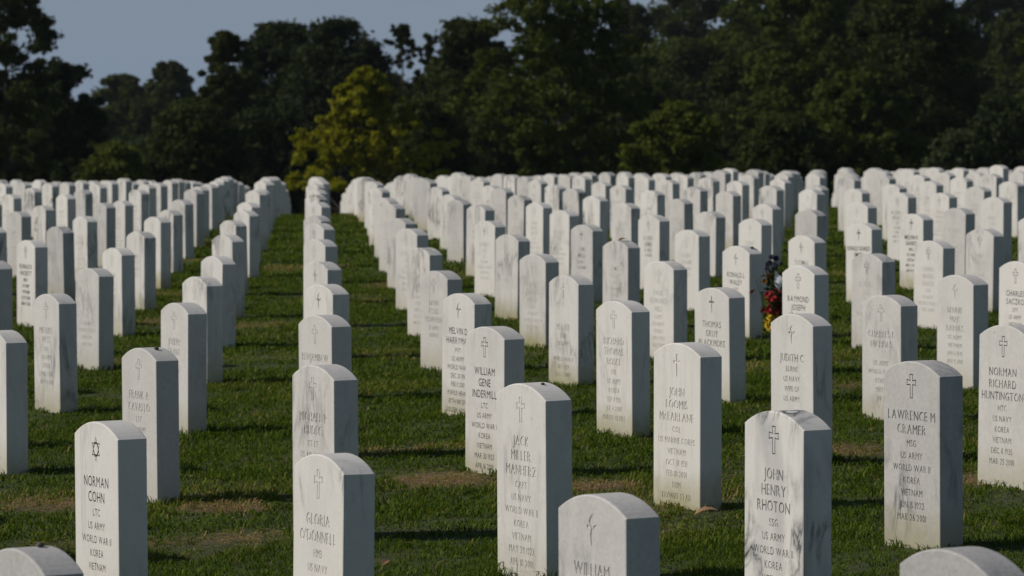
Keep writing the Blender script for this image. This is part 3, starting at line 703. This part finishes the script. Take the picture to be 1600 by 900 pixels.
# flowers beside a grave
def bouquet(x, y):
    g = gz(x, y); root = link(bpy.data.objects.new("flower_bouquet", None)); root.location = (x, y, g)
    tag(root, "tall red and yellow flower bouquet between two black-lettered headstones", "flowers")
    q = random.Random(5)
    def petals(name, col, spots, r, n=9):
        mt = plain(name, col)
        for (cx, cy, cz) in spots:
            bm = bmesh.new()
            ax = Vector((q.uniform(-.8, .8), q.uniform(-1, .2), q.uniform(.1, 1))).normalized(); rot = ax.to_track_quat('Z', 'Y').to_matrix()
            for ringn, (rr, lift) in enumerate(((1, .25), (.6, .6))):
                for i in range(n):
                    a = i / n * 6.283 + ringn * .3; w_ = r * .33
                    pts = [(0, 0, 0), (rr * r * .6, -w_, r * lift * .5), (rr * r, 0, r * lift), (rr * r * .6, w_, r * lift * .5)]
                    m3 = Matrix.Rotation(a, 3, 'Z')
                    bm.faces.new([bm.verts.new(rot @ (m3 @ Vector(p)) + Vector((cx, cy, cz))) for p in pts])
            me = bpy.data.meshes.new(name); bm.to_mesh(me); bm.free(); me.materials.append(mt); link(bpy.data.objects.new(name, me), root)
    def cloud(n, z0, z1, rx): return [(q.gauss(0, rx), q.gauss(0, .04), q.uniform(z0, z1)) for _ in range(n)]
    petals("red_flower", (.38, .014, .018), cloud(44, .20, .36, .038), .027)
    petals("yellow_flower", (.60, .43, .02), cloud(34, .09, .21, .040), .026)
    petals("orange_flower", (.45, .20, .02), [(-.035 + q.gauss(0, .012), q.gauss(0, .02), .42 + q.gauss(0, .02)) for _ in range(7)], .02)
    petals("violet_flower", (.030, .024, .06), [(q.uniform(-.05, .05), q.gauss(0, .02), .52 + q.uniform(-.035, .05)) for _ in range(9)], .022)
    bm = bmesh.new()
    for i in range(240):          # leaves
        p = Vector((q.gauss(.005, .038), q.gauss(0, .05), q.uniform(.0, .46))); d = Vector((q.gauss(0, 1), q.gauss(0, 1), q.uniform(0, 1.2))).normalized() * q.uniform(.03, .065)
        sd = d.cross(Vector((q.gauss(0, 1), q.gauss(0, 1), q.gauss(0, 1)))).normalized() * .010
        bm.faces.new([bm.verts.new(p), bm.verts.new(p + d * .5 + sd), bm.verts.new(p + d), bm.verts.new(p + d * .5 - sd)])
    me = bpy.data.meshes.new("foliage"); bm.to_mesh(me); bm.free(); me.materials.append(leaf_material("bouquet_leaves", (.012, .03, .01), (.035, .06, .02))); link(bpy.data.objects.new("foliage", me), root)
    mst = plain("stem", (.02, .03, .012))
    for i in range(22):
        bm = bmesh.new()
        a = Vector((q.gauss(0, .012), q.gauss(0, .012), -.05)); b = Vector((q.gauss(0, .05), q.gauss(0, .04), q.uniform(.2, .56)))
        tube(bm, [a, (a + b) / 2 + Vector((q.gauss(0, .008), 0, 0)), b], [.0025, .002, .0014], 5)
        me = bpy.data.meshes.new("stem"); bm.to_mesh(me); bm.free(); me.materials.append(mst); link(bpy.data.objects.new("stem", me), root)
    return root
def tube(bm, pts, rad, n=7):
    rings = []
    for i, (p, r) in enumerate(zip(pts, rad)):
        d = (pts[min(i + 1, len(pts) - 1)] - pts[max(i - 1, 0)]).normalized(); u = d.orthogonal().normalized(); v = d.cross(u)
        rings.append([bm.verts.new(p + (u * math.cos(6.2832 * j / n) + v * math.sin(6.2832 * j / n)) * r) for j in range(n)])
    for a, b in zip(rings[:-1], rings[1:]):
        for j in range(n): bm.faces.new((a[j], a[(j + 1) % n], b[(j + 1) % n], b[j]))
    bm.faces.new(rings[0][::-1]); bm.faces.new(rings[-1])
BX, BY = 1.688, 26.3
bouquet(BX, BY)
def ribbon(x, y, z):
    root = link(bpy.data.objects.new("paper_flag", None)); root.location = (x, y, gz(x, y))
    tag(root, "small white paper flag on a thin dark stick above the red flowers", "flag")
    bm = bmesh.new(); tube(bm, [Vector((-.03, 0, 0)), Vector((-.035, 0, .3)), Vector((-.042, .0, .56))], [.002, .002, .0015], 6)
    tube(bm, [Vector((-.040, 0, .50)), Vector((-.01, -.004, .495)), Vector((.012, -.008, .475))], [.002, .002, .002], 6)
    me = bpy.data.meshes.new("stick"); bm.to_mesh(me); bm.free(); me.materials.append(plain("dark_stick", (.02, .02, .025))); link(bpy.data.objects.new("stick", me), root)
    bm = bmesh.new(); nx, nz = 7, 6; g = []
    P00, P10, P11, P01 = Vector((-.014, -.008, .485)), Vector((.040, -.012, .425)), Vector((.010, -.02, .350)), Vector((-.020, -.014, .400))
    for i in range(nx):
        for j in range(nz):
            s, t = i / (nx - 1), j / (nz - 1); p = (P00 * (1 - s) + P10 * s) * (1 - t) + (P01 * (1 - s) + P11 * s) * t
            g.append(bm.verts.new(p + Vector((0, .006 * math.sin(s * 5 + t * 2), 0))))
    for i in range(nx - 1):
        for j in range(nz - 1): bm.faces.new((g[i * nz + j], g[(i + 1) * nz + j], g[(i + 1) * nz + j + 1], g[i * nz + j + 1]))
    r_ = bmesh.ops.extrude_face_region(bm, geom=bm.faces[:])
    for v in r_['geom']:
        if isinstance(v, bmesh.types.BMVert): v.co.y += .001
    me = bpy.data.meshes.new("cloth"); bm.to_mesh(me); bm.free(); me.materials.append(plain("white_paper", (.82, .84, .90))); link(bpy.data.objects.new("paper", me), root)
ribbon(BX + .012, BY - .09, 0)

# ------------------------------------------------------------------ trees
def hY(y): return math.tan(PIT + math.atan((y - 450) / FPX))
def crown_mesh(name, W, D, H, zb, shape, nclump, nleaf, lsize, seed, mat, rough=.10, cr=.19, axis_lean=0):
    r = np.random.default_rng(seed)
    def prof(t):
        if shape == 'round': return np.clip(np.sin(np.pi * (0.10 + .86 * t)), 0, 1) ** .55
        if shape == 'cone': return np.clip((1 - t) ** .95 * 1.0 + .06, 0, 1) * np.clip(.85 + t * 3, 0, 1)
        if shape == 'oval': return np.clip(np.sin(np.pi * (0.06 + .90 * t)), 0, 1) ** .75
        if shape == 'bush': return np.sqrt(np.clip(1 - (t * .98) ** 2.2, 0, 1))
        return np.clip(1 - t, .1, 1)
    t = r.random(nclump) ** .85; ang = r.uniform(0, 2 * np.pi, nclump); rad = r.random(nclump) ** .42
    lob = 1 + rough * np.sin(ang * 3 + seed) + rough * .8 * np.sin(ang * 5 + t * 7 + seed * 2) + rough * .8 * np.sin(t * 13 + seed)
    pr = prof(t) * rad * lob
    crad = cr * min(W, H) * r.uniform(.45, 1.15, nclump) * (.75 + .25 * prof(t))
    cx = np.cos(ang) * pr * (W / 2 - crad * .5) + axis_lean * t; cy = np.sin(ang) * pr * (D / 2 - crad * .5); cz = zb + crad * .4 + t * (H - crad * .9)
    tot = nclump * nleaf
    ci = np.repeat(np.arange(nclump), nleaf)
    d = r.normal(size=(tot, 3)); d /= np.linalg.norm(d, axis=1)[:, None]
    rr = r.random(tot) ** .45
    sub = 1 + .28 * np.sin(d[:, 0] * 7 + ci) * np.sin(d[:, 1] * 6 + ci * 2) + .2 * np.sin(d[:, 2] * 9 + ci)
    C = np.stack([cx, cy, cz], 1)[ci] + d * (crad[ci] * rr * sub)[:, None] * np.array([1.12, 1.12, .78])
    nrm = d * .9 + r.normal(size=(tot, 3)) * .65 + np.array([0, 0, .35]); nrm /= np.linalg.norm(nrm, axis=1)[:, None]
    a = np.cross(nrm, r.normal(size=(tot, 3))); a /= np.linalg.norm(a, axis=1)[:, None]; b = np.cross(nrm, a)
    s = lsize * r.uniform(.55, 1.35, tot)[:, None]
    V = np.stack([C - a * s, C + b * s * .55, C + a * s, C - b * s * .55], 1).reshape(-1, 3)
    F = np.arange(tot * 4)
    me = np_mesh(name, V, F, 4); me.materials.append(mat); return me, (cx, cy, cz, crad)
def trunk_mesh(H, zb, r0, clumps, seed, nl=16):
    q = random.Random(seed); bm = bmesh.new(); cx, cy, cz, cr = clumps
    top = zb + (H - zb * 0) * .0; top = float(np.percentile(cz, 88))
    n = 7; P = [Vector((q.gauss(0, .04) * i * r0, q.gauss(0, .04) * i * r0, -.6 + (top + .6) * i / (n - 1))) for i in range(n)]
    tube(bm, P, [r0 * (1.25 - 1.1 * i / (n - 1)) for i in range(n)], 10)
    idx = list(range(len(cx))); q.shuffle(idx)
    for i in idx[:nl]:
        e = Vector((cx[i], cy[i], cz[i])); t = max(.15, min(.9, (e.z - .25 * math.hypot(e.x, e.y) * 1.6) / max(top, .1)))
        s = P[0].lerp(P[-1], t); s = P[min(n - 1, int(t * (n - 1)))].copy(); m_ = (s + e) / 2 + Vector((0, 0, -.05 * (e - s).length))
        rr = r0 * (1.0 - .75 * t) * .45
        tube(bm, [s, m_, e], [rr, rr * .6, rr * .22], 6)
    me = bpy.data.meshes.new("trunk"); bm.to_mesh(me); bm.free(); me.materials.append(BARK); return me
def tree(name, px, ptop, Y, wpx, shape, mat, label, seed, pbot=None, cat='tree', group="trees behind the cemetery lawn", nclump=70, nleaf=240, ls=None, **kw):
    X = (px - 800) / FPX * Y; ztop = CAMZ - hY(ptop) * Y; g = gz(X, Y); H = ztop - g; W = wpx / FPX * Y
    zb = max(.25, (CAMZ - hY(pbot) * Y) - g) if pbot is not None else H * .12
    ls = ls or max(.07, 4.2 * Y / FPX)
    nclump = int(nclump * 1.9); nleaf = int(nleaf * .85); kw['cr'] = kw.get('cr', .19) * .78
    root = link(bpy.data.objects.new(name, None)); root.location = (X, Y, g); tag(root, label, cat, group)
    me, cl = crown_mesh("crown", W, W * .9, H - zb, zb, shape, nclump, nleaf, ls, seed, mat, **kw)
    link(bpy.data.objects.new("crown", me), root)
    link(bpy.data.objects.new("trunk", trunk_mesh(H, zb, max(.05, W * .028), cl, seed)), root)
    return root
T = tree
# near and middle trees
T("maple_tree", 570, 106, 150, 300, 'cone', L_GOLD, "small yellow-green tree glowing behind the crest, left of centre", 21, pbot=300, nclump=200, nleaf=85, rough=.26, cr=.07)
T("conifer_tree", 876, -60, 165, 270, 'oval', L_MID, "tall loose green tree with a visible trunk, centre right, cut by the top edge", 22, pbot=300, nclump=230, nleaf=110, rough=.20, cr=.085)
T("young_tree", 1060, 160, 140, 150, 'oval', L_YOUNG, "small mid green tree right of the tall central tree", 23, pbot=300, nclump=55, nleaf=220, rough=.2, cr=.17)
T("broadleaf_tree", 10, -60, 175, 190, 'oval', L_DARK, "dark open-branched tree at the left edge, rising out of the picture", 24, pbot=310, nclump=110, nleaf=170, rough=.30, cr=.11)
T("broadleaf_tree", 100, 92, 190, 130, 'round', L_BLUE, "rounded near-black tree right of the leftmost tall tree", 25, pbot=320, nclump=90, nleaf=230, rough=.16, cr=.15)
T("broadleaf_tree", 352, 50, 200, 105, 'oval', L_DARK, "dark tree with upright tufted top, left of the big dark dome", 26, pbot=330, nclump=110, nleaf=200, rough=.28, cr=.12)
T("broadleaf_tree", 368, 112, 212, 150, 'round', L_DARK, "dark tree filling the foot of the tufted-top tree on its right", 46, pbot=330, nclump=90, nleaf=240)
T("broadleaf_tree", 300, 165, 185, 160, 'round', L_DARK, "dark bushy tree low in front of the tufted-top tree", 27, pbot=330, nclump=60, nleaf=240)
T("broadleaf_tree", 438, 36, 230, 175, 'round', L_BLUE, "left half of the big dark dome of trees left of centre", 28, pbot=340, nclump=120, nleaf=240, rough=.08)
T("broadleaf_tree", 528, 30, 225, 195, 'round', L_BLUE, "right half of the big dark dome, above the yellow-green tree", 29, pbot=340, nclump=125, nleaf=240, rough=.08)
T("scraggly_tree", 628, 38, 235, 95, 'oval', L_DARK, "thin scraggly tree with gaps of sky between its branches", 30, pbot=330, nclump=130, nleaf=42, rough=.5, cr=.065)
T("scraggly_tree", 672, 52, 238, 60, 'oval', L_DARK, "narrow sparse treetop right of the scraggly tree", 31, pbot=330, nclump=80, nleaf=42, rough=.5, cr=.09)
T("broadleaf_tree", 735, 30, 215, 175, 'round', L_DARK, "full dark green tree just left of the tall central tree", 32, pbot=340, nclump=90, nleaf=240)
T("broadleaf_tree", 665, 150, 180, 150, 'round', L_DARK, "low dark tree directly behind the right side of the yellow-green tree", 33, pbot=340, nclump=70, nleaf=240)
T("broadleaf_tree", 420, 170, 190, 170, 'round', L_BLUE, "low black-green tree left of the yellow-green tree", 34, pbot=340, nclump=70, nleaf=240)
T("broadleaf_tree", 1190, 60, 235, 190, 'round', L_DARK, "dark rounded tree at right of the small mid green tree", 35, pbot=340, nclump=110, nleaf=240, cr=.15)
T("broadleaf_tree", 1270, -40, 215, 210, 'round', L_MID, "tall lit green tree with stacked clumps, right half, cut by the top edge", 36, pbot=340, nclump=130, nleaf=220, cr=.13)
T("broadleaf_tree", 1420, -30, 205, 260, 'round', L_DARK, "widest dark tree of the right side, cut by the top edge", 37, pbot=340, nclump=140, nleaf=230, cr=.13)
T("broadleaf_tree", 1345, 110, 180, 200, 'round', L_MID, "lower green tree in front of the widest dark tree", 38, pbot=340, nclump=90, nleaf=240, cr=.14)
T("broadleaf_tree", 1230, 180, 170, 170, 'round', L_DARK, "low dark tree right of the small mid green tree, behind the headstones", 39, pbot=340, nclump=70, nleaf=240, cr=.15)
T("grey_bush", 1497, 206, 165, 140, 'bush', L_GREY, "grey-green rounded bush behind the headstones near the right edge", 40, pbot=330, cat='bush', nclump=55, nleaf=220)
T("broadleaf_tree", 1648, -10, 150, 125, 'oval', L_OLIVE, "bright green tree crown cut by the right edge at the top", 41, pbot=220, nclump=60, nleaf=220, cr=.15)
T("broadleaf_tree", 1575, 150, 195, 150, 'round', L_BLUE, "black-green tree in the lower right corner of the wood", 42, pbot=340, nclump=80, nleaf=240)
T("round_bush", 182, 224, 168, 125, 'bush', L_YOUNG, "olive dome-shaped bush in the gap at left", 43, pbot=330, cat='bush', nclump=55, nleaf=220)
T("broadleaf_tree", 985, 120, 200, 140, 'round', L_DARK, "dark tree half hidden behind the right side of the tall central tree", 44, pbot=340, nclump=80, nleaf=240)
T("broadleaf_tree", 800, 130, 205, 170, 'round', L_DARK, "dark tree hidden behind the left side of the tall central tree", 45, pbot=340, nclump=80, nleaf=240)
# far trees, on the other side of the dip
FG = "hazy trees on the far side of the dip"
far = [(190, 118, 420, 90, "small hazy treetop in the gap at left, nearest the dark rounded tree"), (268, 98, 400, 90, "taller hazy tree in the gap at left, beside the tufted-top tree"),
       (225, 150, 380, 150, "broad hazy tree low in the gap at left"), (150, 170, 370, 120, "hazy tree behind the dark rounded tree at left"), (985, -5, 360, 110, "hazy treetop with sky holes right of the tall central tree"),
       (1090, -30, 380, 190, "tall dark hazy tree behind the small mid green tree"), (1040, 60, 340, 180, "broad hazy tree right of the tall central tree"),
       (1150, 40, 320, 180, "hazy tree filling the slope behind the dark rounded tree"), (1560, -40, 400, 160, "bluish hazy tree at the upper right corner"), (1530, 60, 350, 160, "bluish hazy tree in the gap near the right edge"),
       (1300, -60, 360, 240, "far tree showing over the lit green tree at right"), (590, 110, 330, 150, "far tree behind the thin scraggly tree"), (330, 150, 350, 160, "far tree behind the tufted-top tree"),
       (700, 100, 330, 150, "far tree behind the full dark tree left of the tall central one"), (60, 120, 330, 160, "far tree behind the leftmost tall tree"), (480, 120, 330, 170, "far tree behind the big dark dome"),
       (880, 60, 330, 170, "far tree behind the tall central tree's trunk"), (960, 90, 300, 150, "hazy tree low behind the tall central tree's right side"), (1240, -40, 330, 150, "far tree between the dark rounded tree and the lit green tree"),
       (1390, -60, 340, 220, "far tree showing through the widest dark tree"), (1480, -60, 340, 160, "far tree right of the widest dark tree's middle"), (1180, -10, 300, 150, "far tree above the dark rounded tree at right"),
       (1590, 20, 320, 140, "hazy tree behind the bright green crown at the right edge"), (1090, 60, 290, 170, "hazy tree just behind the small mid green tree"), (1440, 60, 260, 200, "dark hazy tree behind the grey-green bush")]
for i, (px, pt, Y, wp, lb) in enumerate(far):
    T("broadleaf_tree", px, pt, Y, wp * 1.15, 'round', L_MID if i % 3 == 0 else L_DARK, lb, 60 + i, pbot=360, group=FG, nclump=80, nleaf=190, cr=.15, rough=.2)
# low growth along the wood's edge closes the gaps
def undergrowth():
    VV = []; r = np.random.default_rng(99); tot = 0
    for i in range(420):
        px = r.uniform(-150, 1750); Y = r.uniform(255, 330); X = (px - 800) / FPX * Y; g = gz(X, Y)
        rad = r.uniform(1.2, 2.6); n = 230; d = r.normal(size=(n, 3)); d /= np.linalg.norm(d, axis=1)[:, None]
        C = np.array([X, Y, g + r.uniform(0, 5.0)]) + d * rad * (r.random(n) ** .4)[:, None] * [1.2, 1.2, .8]
        nr = d + r.normal(size=(n, 3)) * .6; nr /= np.linalg.norm(nr, axis=1)[:, None]
        a = np.cross(nr, r.normal(size=(n, 3))); a /= np.linalg.norm(a, axis=1)[:, None]; b = np.cross(nr, a); s = .2 * r.uniform(.6, 1.4, n)[:, None]
        VV.append(np.stack([C - a * s, C + b * s * .6, C + a * s, C - b * s * .6], 1).reshape(-1, 3))
    for i in range(520):          # the wood goes on beyond both sides of the view
        px = r.uniform(-1300, -160) if i % 2 else r.uniform(1760, 2900); Y = r.uniform(190, 300); X = (px - 800) / FPX * Y; g = gz(X, Y)
        rad = r.uniform(1.4, 3.0); n = 260; d = r.normal(size=(n, 3)); d /= np.linalg.norm(d, axis=1)[:, None]
        C = np.array([X, Y, g + 14 * r.random() ** 1.1 * (.6 + .4 * math.sin(px * .021))]) + d * rad * (r.random(n) ** .4)[:, None] * [1.2, 1.2, .8]
        nr = d + r.normal(size=(n, 3)) * .6; nr /= np.linalg.norm(nr, axis=1)[:, None]
        a = np.cross(nr, r.normal(size=(n, 3))); a /= np.linalg.norm(a, axis=1)[:, None]; b = np.cross(nr, a); s = .24 * r.uniform(.6, 1.4, n)[:, None]
        VV.append(np.stack([C - a * s, C + b * s * .6, C + a * s, C - b * s * .6], 1).reshape(-1, 3))
    V = np.concatenate(VV); me = np_mesh("undergrowth", V, np.arange(len(V)), 4); me.materials.append(L_BLUE)
    tag(link(bpy.data.objects.new("undergrowth", me)), "dark tangled undergrowth filling the foot of the wood", "undergrowth", kind='stuff')
undergrowth()

# ------------------------------------------------------------------ summer haze in the air
def haze():
    bm = bmesh.new(); bmesh.ops.create_cube(bm, size=1)
    x0, x1, y0, y1, z0, z1 = -720, 720, -8, 640, -16, 32
    for v in bm.verts: v.co = (x1 if v.co.x > 0 else x0, y1 if v.co.y > 0 else y0, z1 if v.co.z > 0 else z0)
    me = bpy.data.meshes.new("haze"); bm.to_mesh(me); bm.free()
    m, ns, ls = new_mat("haze_air"); out = N(ns, 'ShaderNodeOutputMaterial'); v = N(ns, 'ShaderNodeVolumePrincipled')
    v.inputs['Color'].default_value = (0.80, 0.88, 1.0, 1); v.inputs['Density'].default_value = HAZE; v.inputs['Anisotropy'].default_value = 0.1
    ls.new(v.outputs[0], out.inputs['Volume']); me.materials.append(m)
    tag(link(bpy.data.objects.new("haze", me)), kind='stuff', label='thin blue summer haze over the far trees')
HAZE = 0.00006
haze()
